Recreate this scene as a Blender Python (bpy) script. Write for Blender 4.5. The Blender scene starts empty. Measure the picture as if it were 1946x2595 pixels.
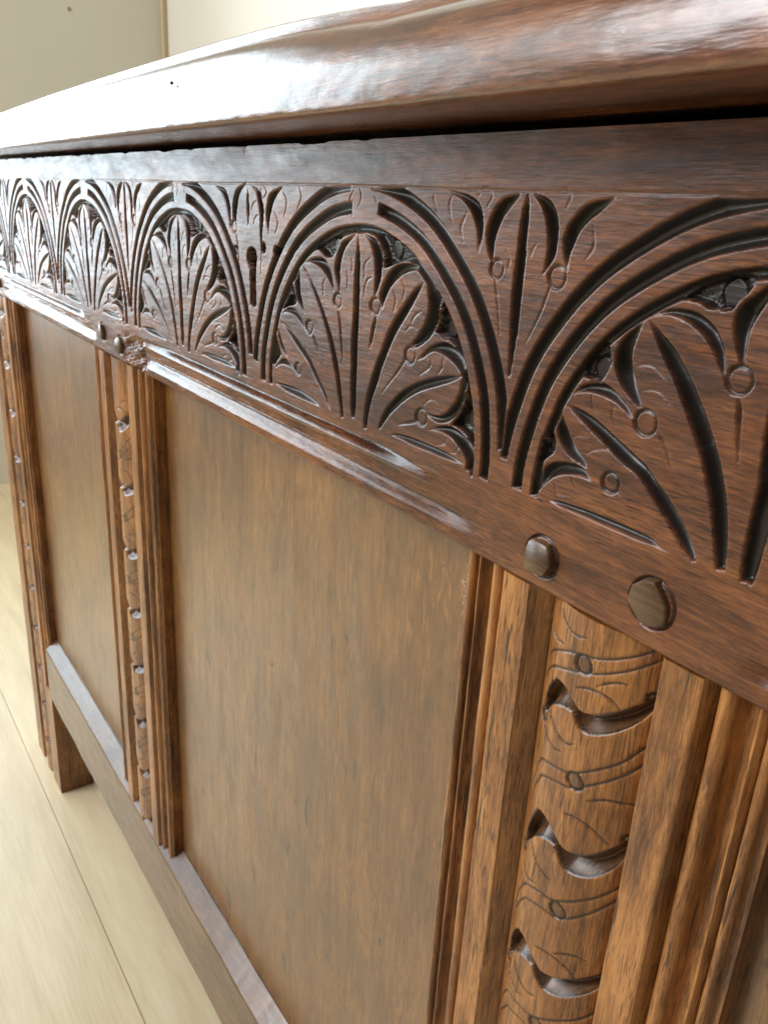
import bpy, bmesh, math, random
import numpy as np
from mathutils import Matrix, Vector, noise

# ------------------------------------------------------------------ setup
S = 0.15                 # one unit = one carved lunette, 15 cm
ZF = 3.64                # floor lies 3.64 units under the lunette base line
scene = bpy.context.scene
def V(x, y, z):
    return (x * S, y * S, (z + ZF) * S)

# camera
cam_d = bpy.data.cameras.new('camera')
cam = bpy.data.objects.new('camera', cam_d)
scene.collection.objects.link(cam)
scene.camera = cam
cam.matrix_world = Matrix([[0.5647264, -0.3158946, 0.7624269, 0.305655], [0.8236462, 0.157663, -0.5447471, -0.148178], [0.0518761, 0.935603, 0.3492218, 0.614135], [0, 0, 0, 1]])
cam_d.lens = 38.5310
cam_d.sensor_fit = 'HORIZONTAL'; cam_d.sensor_width = 36.0
cam_d.clip_start = 0.01; cam_d.clip_end = 60
cam_d.dof.use_dof = True
cam_d.dof.focus_distance = 0.25
cam_d.dof.aperture_fstop = 56.0

# world: dim warm room light
world = bpy.data.worlds.new('World'); scene.world = world
world.use_nodes = True
bg = world.node_tree.nodes['Background']
bg.inputs['Color'].default_value = (0.80, 0.74, 0.66, 1)
bg.inputs['Strength'].default_value = 0.17

def area(name, loc, target, sx, sy, power, color, spread=180):
    d = bpy.data.lights.new(name, 'AREA'); d.shape = 'RECTANGLE'
    d.size = sx; d.size_y = sy; d.energy = power; d.color = color
    d.spread = math.radians(spread)
    o = bpy.data.objects.new(name, d); scene.collection.objects.link(o)
    o.location = loc
    o.rotation_euler = (Vector(target) - Vector(loc)).to_track_quat('-Z', 'Z').to_euler()
    return o
# daylight from the window in the end wall, beyond the far end of the chest
area('window_light', V(-10.25, -2.95, 2.7), V(0, -2.95, 2.7), 1.07, 1.17, 14, (0.74, 0.90, 1.0), 145)
# daylight from a second, higher window across the room
area('front_window_light', V(-7.0, -13.0, 9.5), V(0.2, 0, -.8), 1.5, 1.2, 56, (0.97, 0.97, 1.0))

scene.view_settings.view_transform = 'Standard'
scene.view_settings.look = 'None'
scene.view_settings.exposure = 0.5
scene.view_settings.gamma = 1.0
scene.cycles.max_bounces = 8

# ------------------------------------------------------------------ carving outlines (traced in the plane of the rail, units of one lunette)
A2 = ((((.5074,.3943),(.4986,.3353),(.4983,.2611),(.4972,.2169),(.4952,.1631),(.4978,.0842),(.5023,.0199),(.5083,-.0002)),((.5085,.3944),(.5181,.3369),(.5209,.2637),(.5225,.1675),(.5226,.089),(.523,.0245),(.5201,.0025))),(((.2714,.3132),(.2991,.2837),(.3272,.2511),(.3552,.2173),(.3797,.1833),(.4043,.1438),(.4226,.1026),(.4375,.0641),(.451,.0252),(.4627,-.0109)),((.2728,.3136),(.3021,.2921),(.3367,.2618),(.3677,.2269),(.3987,.1876),(.416,.1619),(.4372,.1216),(.4505,.0832),(.4644,.0364),(.4735,-.0084))),(((.1582,.1702),(.2117,.1409),(.2563,.1147),(.2998,.0909),(.3393,.0567),(.3779,.0266),(.4093,-.0036)),((.1601,.1708),(.2224,.1547),(.2592,.136),(.3096,.1063),(.3525,.0661),(.3909,.0327),(.414,-.0008))),(((.131,.0061),(.1764,.0132),(.241,.0161),(.2886,.0114),(.3312,.0045),(.366,-.0046)),((.131,.0051),(.1962,-.0041),(.2528,-.0051),(.3071,-.006),(.3421,-.0063),(.366,-.0051))),(((.7437,.3215),(.7144,.3052),(.6886,.2792),(.6575,.2459),(.6304,.2091),(.6103,.1706),(.5896,.1293),(.5776,.0997),(.5641,.0577),(.5573,.0161),(.5582,-.013)),((.7449,.3212),(.7332,.3032),(.715,.2782),(.6919,.2477),(.6677,.2189),(.6456,.1852),(.6189,.1346),(.6053,.0974),(.589,.063),(.5778,.0289),(.571,-.0106))),(((.8849,.167),(.8451,.1617),(.7953,.1482),(.7433,.1283),(.6947,.1014),(.6616,.0735),(.6363,.0464),(.62,.017),(.6167,-.0004)),((.8838,.166),(.8469,.1478),(.7977,.1283),(.7589,.113),(.719,.091),(.6836,.0642),(.6556,.04),(.6359,.0172),(.623,.0011))),(((.6611,-.0013),(.6802,.0071),(.7273,.0127),(.7841,.0133),(.8382,.0122),(.8775,.0078),(.9155,.0031)),((.6612,-.0022),(.6992,-.0016),(.7436,-.0034),(.7997,-.0024),(.84,-.0025),(.8787,-.001),(.9156,.0025))),(((.4969,.3966),(.4481,.3786),(.4342,.3659),(.4234,.3473),(.4157,.324),(.4203,.2985),(.4357,.2694)),((.4998,.3946),(.4715,.3757),(.4552,.3599),(.4447,.3414),(.4396,.3185),(.4403,.2928),(.4418,.2685))),(((.5175,.3991),(.5431,.3844),(.5578,.3685),(.5688,.3481),(.5752,.3203),(.575,.2917),(.5764,.2745)),((.52,.4014),(.5719,.3889),(.5889,.3734),(.5996,.3547),(.6006,.3297),(.5951,.3037),(.5791,.2748))),(((.2757,.3187),(.3109,.3216),(.3407,.3162),(.367,.3044),(.3867,.2906),(.4032,.2752),(.4148,.2609)),((.2807,.3223),(.33,.3357),(.3653,.3368),(.3848,.3245),(.3981,.3103),(.4084,.2927),(.4169,.2619))),(((.2539,.3007),(.2333,.2807),(.2377,.2546),(.2455,.232),(.2601,.217),(.2833,.2031)),((.2573,.301),(.2599,.2751),(.2625,.2506),(.27,.2348),(.2776,.2174),(.2868,.2036))),(((.1581,.1765),(.1806,.1917),(.2066,.195),(.2359,.1919),(.2577,.1812),(.2793,.169),(.2919,.1589)),((.1619,.1805),(.199,.2061),(.2318,.2084),(.2571,.1998),(.2717,.1865),(.2862,.1733),(.2936,.16))),(((.149,.1458),(.1551,.1216),(.171,.0972),(.1942,.0848)),((.1547,.1466),(.1667,.1252),(.1824,.1062),(.1987,.0874))),(((.1326,.0438),(.1639,.0596),(.1947,.0633),(.2212,.0609),(.2418,.054)),((.1345,.0478),(.1637,.0705),(.1829,.0793),(.2096,.0732),(.2304,.0644),(.2454,.0555))),(((.7284,.3465),(.7,.352),(.6597,.3487),(.6314,.334),(.6128,.3156),(.6016,.2961),(.5955,.2769),(.604,.2548)),((.7244,.3408),(.7015,.3375),(.6739,.3282),(.6508,.3137),(.6347,.2996),(.6234,.2843),(.6145,.269),(.6087,.2533))),(((.7543,.3173),(.759,.2967),(.7635,.2773),(.7588,.2593),(.7516,.242),(.7333,.2187),(.7073,.1939)),((.7608,.3193),(.7866,.3063),(.7933,.2875),(.796,.2655),(.7899,.2434),(.7725,.2192),(.7359,.1955),(.7086,.1927))),(((.7375,.1697),(.7566,.178),(.7759,.191),(.7954,.197),(.8179,.194),(.8402,.1884),(.8606,.1787),(.8744,.1692)),((.7385,.172),(.7659,.1976),(.7935,.2129),(.8191,.2197),(.8432,.2155),(.8634,.2056),(.8777,.191),(.8865,.1715))),(((.8779,.1563),(.8755,.137),(.8637,.1139),(.8438,.0917),(.817,.0773),(.7772,.0732)),((.8908,.1588),(.8899,.1384),(.8862,.1124),(.8698,.0863),(.8417,.0674),(.8109,.0625),(.7788,.071))),(((.7879,.0401),(.8129,.0454),(.8392,.0461),(.8629,.0421),(.8819,.0322),(.9011,.0193),(.9153,.0052),(.9279,-.0158)),((.7903,.0424),(.8322,.061),(.8574,.0654),(.8804,.0629),(.9009,.0567),(.9172,.0448),(.9311,.0307),(.9349,.0124),(.9351,-.0153))),(((.4336,.2296),(.4399,.2021),(.45,.1639),(.4586,.1253),(.4615,.1096)),((.4366,.2307),(.449,.2033),(.4556,.1727),(.4611,.1338),(.463,.1099))),(((.585,.2393),(.5718,.2094),(.5646,.1631),(.5604,.1471),(.5712,.1752),(.5634,.1358),(.5519,.1026)),((.5903,.24),(.5893,.2267),(.5811,.1959),(.568,.1561),(.5785,.1869),(.5655,.1438),(.5533,.1028))),(((.3239,.1577),(.3392,.1333),(.357,.1127),(.3781,.0879)),((.33,.1586),(.3492,.1349),(.3636,.1138),(.3797,.0882))),(((.694,.1645),(.6651,.1302),(.6321,.0922),(.6093,.0658)),((.6986,.1619),(.6819,.1402),(.6576,.1149),(.6117,.0672))),(((.7625,.0565),(.724,.0445),(.6829,.0261)),((.7605,.0497),(.7248,.0368),(.6816,.0242))))
A2r = (((.4308,.2503),.0155),((.58,.2562),.0165),((.7116,.1759),.0165),((.3069,.1736),.0155),((.2542,.0652),.014),((.7647,.0618),.0165))
A2d = (((.398,.365),.0155),((.6264,.3734),.0165),((.8181,.2447),.0165),((.9013,.0905),.0165),((.2129,.2367),.014))
A2s = (((.5031,.4069),(.432,.4004),(.3724,.3816),(.316,.3581),(.2804,.3303),(.297,.3348),(.3165,.3456),(.3422,.3537),(.3683,.3401),(.3841,.3382),(.4055,.3414),(.427,.361),(.432,.3776),(.4561,.3893),(.4967,.3987)),((.5195,.4077),(.5391,.4082),(.6052,.3979),(.6511,.3858),(.6938,.3661),(.7278,.3517),(.7185,.3522),(.6854,.3555),(.6524,.3481),(.6234,.3389),(.6046,.3345),(.6001,.3564),(.5863,.3803),(.5667,.3958),(.5395,.404),(.5253,.4031)),((.747,.3415),(.7671,.3225),(.7913,.3042),(.8154,.2836),(.8377,.258),(.8557,.2319),(.8738,.2048),(.8451,.2171),(.8267,.2275),(.7889,.2325),(.7916,.2476),(.7967,.2682),(.7925,.2939),(.7817,.311),(.7604,.3232)),((.8935,.1655),(.9058,.1448),(.9145,.1249),(.9209,.1045),(.9262,.0743),(.9321,.0407),(.9165,.0494),(.9007,.0583),(.8773,.067),(.8596,.0676),(.87,.0847),(.8866,.1093),(.8899,.1384),(.8912,.1558)),((.2572,.3042),(.2228,.2731),(.191,.2343),(.173,.1977),(.2026,.21),(.2352,.2173),(.2457,.2236),(.2343,.2475),(.2248,.2666),(.2437,.2899)),((.1354,.1366),(.12,.0998),(.1083,.0571),(.1325,.0521),(.1559,.0728),(.1674,.0857),(.1554,.1054),(.1434,.1252)))
A2m = (((.4823,.3443),(.4876,.33),(.4845,.3135)),((.4638,.3191),(.471,.2988),(.4695,.2776)),((.5565,.3514),(.5361,.337),(.5355,.3094)),((.5651,.3137),(.5469,.3047),(.5387,.2864),(.5375,.2671)),((.3802,.2947),(.3667,.2793),(.3696,.2543)),((.6702,.317),(.6813,.3031),(.6786,.2821)),((.6427,.2948),(.6545,.2766),(.6491,.2548)),((.7419,.2665),(.7222,.2558),(.7119,.2406)),((.6947,.2214),(.708,.2331),(.7319,.231)),((.7837,.1826),(.779,.1638),(.7487,.1441)),((.8186,.1887),(.8186,.171),(.805,.1548)),((.7699,.0884),(.79,.1028),(.8113,.1025),(.8284,.0915)),((.8503,.0406),(.8442,.0273),(.8189,.0181)),((.8847,.0297),(.8787,.0181),(.8513,.0124)),((.4838,.4799),(.4709,.4657),(.4706,.4502),(.4757,.4376),(.4797,.4292)),((.5053,.4857),(.5129,.4749),(.5101,.4596),(.5026,.4497)),((.5622,.4704),(.571,.4585)))
T = ((((.7859,.486),(.8314,.4734),(.8601,.4547),(.8758,.4338),(.8865,.4147),(.8937,.3856)),((.7874,.4874),(.8467,.4816),(.8838,.467),(.898,.4444),(.9018,.4175),(.8954,.3851))),(((.9818,.485),(.9431,.476),(.9222,.4567),(.9107,.4315),(.9109,.4083),(.921,.3816),(.9354,.3671)),((.985,.4823),(.9604,.458),(.9458,.4388),(.9371,.4175),(.9339,.3943),(.9358,.375),(.9393,.3655))),(((1.0007,.4844),(.9937,.4627),(.9911,.4261),(.9899,.3793),(.9887,.3312),(.9941,.2589),(.9996,.1893)),((1.0045,.4845),(1.0102,.4543),(1.0106,.4179),(1.0137,.3812),(1.0141,.3435),(1.0134,.2855),(1.0128,.2617),(1.0058,.1874))),(((1.0064,.4863),(1.0274,.4726),(1.0422,.4554),(1.0526,.4328),(1.0578,.4099),(1.0581,.3847),(1.0548,.3643)),((1.0088,.4878),(1.0475,.4784),(1.0683,.4616),(1.0785,.4394),(1.0805,.4132),(1.0759,.3879),(1.0576,.3636))),(((1.1824,.4838),(1.1365,.4755),(1.1133,.4597),(1.0972,.4403),(1.0909,.4191),(1.0946,.3982),(1.1051,.3742)),((1.1828,.4815),(1.1576,.4613),(1.1391,.449),(1.1233,.4313),(1.1164,.4154),(1.1097,.3976),(1.1077,.3736))),(((.94,.3469),(.9534,.3076),(.9674,.2549),(.9704,.2552)),((.946,.3474),(.9574,.308),(.9698,.2553),(.9717,.2554))),(((1.0724,.3467),(1.0593,.305),(1.0418,.268),(1.0333,.2498)),((1.0771,.3472),(1.0633,.3055),(1.0451,.2685),(1.0347,.2495))))
Tr = (((.9453,.3625),.0155),((1.0867,.3627),.0175))
Tm = (((.755,.4798),(.7585,.4656),(.7695,.4486)),((.8107,.4789),(.8028,.4608),(.8139,.433)),((.8528,.4485),(.8406,.4242),(.8523,.3967)),((.8807,.4784),(.8901,.489),(.9052,.4902),(.9159,.4791),(.9063,.4619)),((1.0687,.4891),(1.0856,.4919),(1.095,.4803),(1.0881,.464)),((1.0351,.4103),(1.0261,.3987),(1.0238,.3875)),((1.149,.4394),(1.154,.4127),(1.1422,.3931)),((.9629,.3943),(.9753,.38),(.9736,.3626)))
K = ((((-.2229,.4825),(-.1835,.4653),(-.1612,.4424),(-.1482,.4211),(-.1376,.3943),(-.1315,.3718)),((-.2195,.4833),(-.1601,.4729),(-.1424,.4554),(-.1295,.4342),(-.1257,.4128),(-.126,.3739))),(((-.0283,.4939),(-.0839,.4775),(-.1019,.4615),(-.1114,.4401),(-.1142,.4204),(-.1104,.3954)),((-.0241,.494),(-.0582,.4727),(-.0736,.4568),(-.0805,.4392),(-.0876,.4195),(-.0926,.3944))),(((-.021,.4767),(-.0268,.451),(-.0252,.4165),(-.0206,.3836)),((-.0194,.4767),(-.0143,.4513),(-.0126,.417),(-.0185,.3837))),(((.0025,.4834),(.0247,.469),(.0367,.4441),(.0446,.4241),(.0486,.3988),(.0485,.3681),(.0525,.3338),(.0504,.2633)),((.0046,.4841),(.0447,.4727),(.0605,.4497),(.0703,.4333),(.0684,.4031),(.0625,.3774),(.0585,.3342),(.0516,.2635))),(((.162,.4849),(.1029,.4688),(.0878,.4488),(.0821,.4237),(.0841,.4004),(.0959,.3724)),((.1693,.4818),(.1513,.4728),(.1257,.4514),(.1109,.4264),(.1015,.4012),(.0971,.3725))),(((-.0965,.3654),(-.0895,.3423),(-.0835,.3135),(-.0714,.2555)),((-.0929,.3656),(-.0841,.3426),(-.0781,.3139),(-.0696,.2557))))
Kr = (((-.1086,.3811),.0155),)
Kh = ((-.001,.3363),(.0157,.333),(.026,.3232),(.03,.3112),(.0258,.2878),(.0256,.261),(.0265,.1903),(.0125,.1831),(-.0089,.1897),(-.0103,.2576),(-.0143,.279),(-.027,.2924),(-.0311,.3065),(-.0265,.3248),(-.0136,.3337))
Kp = ((-.1013,.3196),(.0665,.3382),(.1347,.3344))
Km = (((.1695,.4716),(.1878,.4561),(.1847,.4337),(.176,.4158)),((.2495,.4837),(.2586,.4624),(.2408,.434)),((.126,.4253),(.145,.4031),(.1304,.3726)),((.0566,.4828),(.0526,.4695),(.0683,.4566),(.0838,.4717),(.0683,.4862)),((.0406,.4155),(.0203,.4079),(.012,.3921)),((.0287,.4489),(.0083,.4399),(-.0001,.426)))
A1 = ((((1.498,.385),(1.487,.3),(1.4865,.1999),(1.4867,.1497),(1.4859,.1115),(1.4857,.0702),(1.4879,.0225),(1.4913,.0016)),((1.502,.385),(1.516,.3),(1.52,.2),(1.5085,.104),(1.5094,.067),(1.5094,.036),(1.5097,.0081))),(((1.2738,.3231),(1.2918,.2954),(1.3135,.2663),(1.3356,.2411),(1.3556,.2123),(1.3713,.19),(1.3876,.1644),(1.3933,.1568),(1.4102,.122),(1.4261,.0857),(1.4411,.0415),(1.4526,.0045)),((1.2752,.3235),(1.3026,.3052),(1.3255,.2892),(1.3501,.2636),(1.3714,.2391),(1.3903,.2132),(1.4077,.1872),(1.4266,.1542),(1.4417,.1209),(1.4521,.0884),(1.4616,.0492),(1.4669,.0078))),(((1.1418,.1698),(1.1658,.1563),(1.1929,.1425),(1.2304,.1239),(1.2667,.1059),(1.2944,.0962),(1.3195,.079),(1.3434,.0581),(1.3647,.0406),(1.3915,.0165),(1.4146,.0008)),((1.1424,.1714),(1.1741,.1689),(1.2067,.1605),(1.2428,.1456),(1.2779,.13),(1.3118,.1149),(1.3302,.1004),(1.3511,.0851),(1.3755,.065),(1.3974,.0419),(1.4167,.0171),(1.422,.005))),(((1.123,.0037),(1.1531,.0092),(1.1899,.0118),(1.2166,.0135),(1.3251,.0132),(1.354,.0064),(1.3801,.0017)),((1.1241,.0028),(1.1549,-.0012),(1.183,-.0007),(1.3042,-.0012),(1.3356,-.0005),(1.3627,.0004),(1.3804,.0005))),(((1.4457,.3894),(1.4198,.3685),(1.4088,.3548),(1.4069,.3367),(1.4092,.3211),(1.4162,.3062),(1.4232,.2912),(1.4316,.2755)),((1.4505,.374),(1.4399,.3515),(1.434,.3373),(1.4316,.3224),(1.4312,.3086),(1.4324,.2929),(1.4356,.2762))),(((1.2757,.3245),(1.2876,.3295),(1.3082,.3322),(1.3322,.3287),(1.3541,.3195),(1.3722,.3079),(1.3856,.2935),(1.3947,.2808),(1.4107,.2594)),((1.2767,.3269),(1.3022,.341),(1.3288,.3443),(1.349,.343),(1.3659,.3365),(1.3806,.3277),(1.3923,.3143),(1.402,.2985),(1.407,.2819),(1.4118,.2602))),(((1.2651,.3241),(1.2363,.2939),(1.2261,.2741),(1.2249,.2553),(1.23,.2375),(1.2427,.2212),(1.2576,.2092),(1.2804,.1954)),((1.2674,.3238),(1.26,.2975),(1.2562,.2789),(1.2567,.2609),(1.2631,.2437),(1.2711,.2269),(1.2805,.2103),(1.2892,.1968))),(((1.1422,.1774),(1.1529,.1885),(1.1743,.1969),(1.1927,.1994),(1.2164,.1979),(1.2384,.1937),(1.2576,.1852),(1.2786,.1737)),((1.1443,.1813),(1.1688,.2077),(1.188,.2154),(1.209,.2196),(1.2298,.2135),(1.246,.2042),(1.2622,.1939),(1.2796,.1764))),(((1.1323,.1554),(1.1266,.1402),(1.1278,.1223),(1.1381,.1065),(1.1516,.0932),(1.1714,.0846),(1.1976,.0787)),((1.135,.1581),(1.1404,.1462),(1.15,.1333),(1.1596,.1205),(1.1708,.1081),(1.1874,.096),(1.2022,.0821))),(((1.0915,-.013),(1.1041,.0092),(1.1204,.0307),(1.1424,.0491),(1.1723,.0594),(1.1934,.0628),(1.215,.0606)),((1.0923,-.0113),(1.0989,.0287),(1.1056,.0485),(1.1221,.0664),(1.1471,.0763),(1.1759,.0802),(1.1963,.0763),(1.2145,.0629))),(((1.3166,.173),(1.3288,.1575),(1.3346,.1508),(1.353,.1248),(1.3621,.1131)),((1.3194,.1737),(1.3343,.1589),(1.3405,.1499),(1.3557,.1256),(1.3629,.1134))),(((1.4327,.244),(1.4363,.217),(1.4472,.1745),(1.4471,.1749),(1.4553,.1484)),((1.4345,.2444),(1.4426,.2296),(1.4494,.1864),(1.4515,.1761),(1.4559,.1486))),(((1.2624,.0607),(1.2822,.0512)),((1.2672,.0633),(1.2842,.0532))))
A1r = (((1.2967,.1769),.0185),((1.4303,.2655),.018),((1.2506,.0704),.016))
A1d = (((1.1925,.2369),.016),((1.113,.0972),.014),((1.3894,.3713),.017))
A1s = (((1.2112,.2766),(1.2208,.2521),(1.2144,.2346),(1.1987,.2214),(1.1737,.2191),(1.1663,.2216),(1.1567,.2264),(1.1722,.2551),(1.1943,.2801)),((1.1206,.1205),(1.1286,.1069),(1.1266,.085),(1.0999,.0587),(1.0894,.0616),(1.095,.0997),(1.1102,.125)),((1.3148,.3532),(1.3329,.3564),(1.3545,.3535),(1.3673,.3475),(1.3854,.3508),(1.3988,.3567),(1.4088,.3652),(1.4185,.3745),(1.4252,.3854),(1.4203,.397),(1.3992,.3971),(1.365,.3866),(1.3417,.3769),(1.3185,.3614)))
A1m = (((1.1896,.1975),(1.1941,.1827),(1.2053,.1681)),((1.2358,.1906),(1.236,.1726),(1.2466,.1596)),((1.1951,.1022),(1.212,.1136),(1.2393,.1209),(1.2486,.1155)),((1.1616,.1196),(1.1746,.127),(1.1953,.1296)),((1.1375,.033),(1.1492,.0205),(1.1748,.0243)),((1.1728,.0567),(1.1826,.0425),(1.1948,.035)),((1.2673,.2556),(1.2873,.2604),(1.3044,.2552),(1.3209,.2441)),((1.2831,.2221),(1.3014,.227),(1.3195,.2236),(1.3349,.2113)))
MA = ((1.1607,-.4137),(1.1546,-.3917),(1.1637,-.3536),(1.1819,-.3188),(1.1922,-.3107),(1.2122,-.3095),(1.2336,-.3192),(1.2493,-.3294),(1.2644,-.3373),(1.29,-.3305),(1.3247,-.3098),(1.3539,-.2824),(1.373,-.2591))
MB = ((1.1642,-.4122),(1.1832,-.38),(1.2067,-.3613),(1.2335,-.3506),(1.2478,-.3519),(1.2559,-.3664),(1.2719,-.3785),(1.2981,-.3743),(1.3267,-.3598),(1.3501,-.3381),(1.365,-.314),(1.3744,-.2836),(1.3753,-.2588))
ML = (((1.1519,-.3005),(1.1631,-.2777),(1.1894,-.2607),(1.2206,-.2459),(1.2592,-.2353),(1.2862,-.227),(1.3182,-.2114),(1.346,-.1937),(1.3694,-.1721)),((1.147,-.3453),(1.1581,-.3194),(1.1759,-.3013),(1.2001,-.2896),(1.2343,-.2761),(1.2672,-.2643),(1.3117,-.2414),(1.3418,-.2208),(1.3736,-.1931)),((1.2404,-.2952),(1.2708,-.2842),(1.2999,-.2863),(1.3195,-.2957),(1.3289,-.3051)),((1.282,-.2734),(1.3026,-.2598),(1.3237,-.2526),(1.3375,-.2539)),((1.182,-.3908),(1.1976,-.4119),(1.2229,-.4215),(1.2402,-.4207),(1.2555,-.4109)),((1.1493,-.4167),(1.1651,-.4369),(1.1862,-.4524),(1.2109,-.4547),(1.2244,-.4472)))
MR = (((1.252,-.254),.0165),((1.3734,-.2666),.012),((1.1546,-.42),.012))
ME = (((1.1815,-.1818),(1.193,-.1994),(1.2114,-.209),(1.2333,-.2098),(1.2532,-.2027)),((1.1421,-.2234),(1.1561,-.2357),(1.1752,-.2453),(1.1976,-.2424)))
MG = (((1.1477,-.5888),(1.1562,-.5387),(1.1732,-.5056),(1.1929,-.4926),(1.2325,-.4767),(1.26,-.4684),(1.2802,-.4548),(1.3089,-.4328),(1.3425,-.4029),(1.3663,-.3706),(1.3845,-.3403)),((1.1534,-.5932),(1.1664,-.5618),(1.1812,-.5352),(1.1981,-.5236),(1.2375,-.5058),(1.2708,-.4968),(1.303,-.4742),(1.3372,-.4429),(1.3619,-.4113),(1.3804,-.3799)))
MGr = ((1.2747,-.4788),.0165)
MK = (((1.2928,-.5087),(1.3239,-.4898),(1.3528,-.4862),(1.382,-.4887)),((1.2543,-.5643),(1.281,-.5538),(1.313,-.5553),(1.3475,-.5758)),((1.1816,-.6799),(1.1944,-.7022),(1.2198,-.7181),(1.2506,-.7166)),((1.1508,-.7246),(1.1652,-.7548),(1.1908,-.7669),(1.2171,-.7572)))

# ------------------------------------------------------------------ helpers
random.seed(7); rng = np.random.default_rng(7)
col = scene.collection
def link(o, parent=None):
    col.objects.link(o)
    if parent is not None: o.parent = parent
    return o
def tag(o, label=None, cat=None, group=None, kind=None):
    if label: o['label'] = label
    if cat: o['category'] = cat
    if group: o['group'] = group
    if kind: o['kind'] = kind
    return o
def mesh_obj(name, verts, faces, mat, parent=None, smooth=True):
    me = bpy.data.meshes.new(name)
    me.from_pydata([tuple(v) for v in verts], [], faces)
    me.update()
    if smooth: me.polygons.foreach_set('use_smooth', [True] * len(me.polygons))
    me.materials.append(mat)
    return link(bpy.data.objects.new(name, me), parent)

def field(name, xs, zs, Y, yback, mat, parent=None, wobble=None, dark_cut=None, polish=None):
    """relief: front face y = Y[z][x], closed with sides and a back"""
    N, M = len(xs), len(zs)
    X, Z = np.meshgrid(xs, zs)
    if wobble is not None: Z = Z + wobble
    front = np.stack([X * S, Y * S, (Z + ZF) * S], -1).reshape(-1, 3)
    idx = np.arange(M * N).reshape(M, N)
    a = idx[:-1, :-1].ravel(); b = idx[:-1, 1:].ravel(); c = idx[1:, 1:].ravel(); d = idx[1:, :-1].ravel()
    quads = np.stack([a, b, c, d], 1)
    ring = np.concatenate([idx[0, :], idx[1:, -1], idx[-1, -2::-1], idx[-2:0:-1, 0]])
    back = front[ring].copy(); back[:, 1] = yback * S
    # separate copies of the rim so that edges stay crisp
    rim = front[ring].copy()
    o1 = M * N; L = len(ring); o2 = o1 + L
    i = np.arange(L); j = (i + 1) % L
    side = np.stack([o1 + j, o1 + i, o2 + i, o2 + j], 1)
    verts = np.concatenate([front, rim, back])
    faces = np.concatenate([quads, side])
    me = bpy.data.meshes.new(name)
    me.vertices.add(len(verts)); me.vertices.foreach_set('co', verts.astype(np.float32).ravel())
    me.loops.add(faces.size); me.loops.foreach_set('vertex_index', faces.astype(np.int32).ravel())
    me.polygons.add(len(faces))
    me.polygons.foreach_set('loop_start', np.arange(0, faces.size, 4, dtype=np.int32))
    me.update(calc_edges=True)
    sm = np.ones(len(faces), bool); sm[len(quads):] = False
    me.polygons.foreach_set('use_smooth', sm)
    if dark_cut is not None:      # near-black colour mixed into the tool cuts by their depth
        at = me.attributes.new('dark_cut', 'FLOAT', 'POINT')
        at.data.foreach_set('value', np.concatenate([dark_cut.ravel(), np.zeros(2 * L)]).astype(np.float32))
    if polish is not None:   # mouldings rubbed smooth by hands
        at = me.attributes.new('polish', 'FLOAT', 'POINT')
        at.data.foreach_set('value', np.concatenate([polish.ravel(), np.zeros(2 * L)]).astype(np.float32))
    me.validate()
    me.materials.append(mat)
    return link(bpy.data.objects.new(name, me), parent)

def box(name, x0, x1, y0, y1, z0, z1, mat, parent=None, bev=0.0):
    bm = bmesh.new()
    bmesh.ops.create_cube(bm, size=1)
    for v in bm.verts:
        v.co = V(x0 + (v.co.x + .5) * (x1 - x0), y0 + (v.co.y + .5) * (y1 - y0), z0 + (v.co.z + .5) * (z1 - z0))
    if bev: bmesh.ops.bevel(bm, geom=bm.edges[:], offset=bev * S, segments=2, affect='EDGES')
    me = bpy.data.meshes.new(name); bm.to_mesh(me); bm.free(); me.materials.append(mat)
    return link(bpy.data.objects.new(name, me), parent)

def seg_dist(px, pz, pts):
    """distance from points to a polyline"""
    best = np.full(px.shape, 1e9)
    for (x0, z0), (x1, z1) in zip(pts[:-1], pts[1:]):
        dx, dz = x1 - x0, z1 - z0; L = dx * dx + dz * dz + 1e-12
        t = np.clip(((px - x0) * dx + (pz - z0) * dz) / L, 0, 1)
        best = np.minimum(best, (px - x0 - t * dx) ** 2 + (pz - z0 - t * dz) ** 2)
    return np.sqrt(best)
def inside(px, pz, poly):
    r = np.zeros(px.shape, bool); n = len(poly)
    for i in range(n):
        x0, z0 = poly[i]; x1, z1 = poly[(i + 1) % n]
        if z0 == z1: continue
        c = ((z0 > pz) != (z1 > pz)) & (px < (x1 - x0) * (pz - z0) / (z1 - z0) + x0)
        r ^= c
    return r
def smooth_line(p, k=4):
    p = np.array(p, float); n = len(p)
    if n < 3: return [tuple(q) for q in p]
    q = np.vstack([2 * p[0] - p[1], p, 2 * p[-1] - p[-2]]); out = []
    for i in range(1, n):
        a, b, c, d = q[i - 1], q[i], q[i + 1], q[i + 2]
        for t in np.arange(k) / k:
            out.append(.5 * (2 * b + (c - a) * t + (2 * a - 5 * b + 4 * c - d) * t * t + (3 * b - a - 3 * c + d) * t ** 3))
    out.append(p[-1])
    return [tuple(v) for v in out]
def sstep(a, b, x):
    t = np.clip((x - a) / (b - a), 0, 1); return t * t * (3 - 2 * t)

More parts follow.
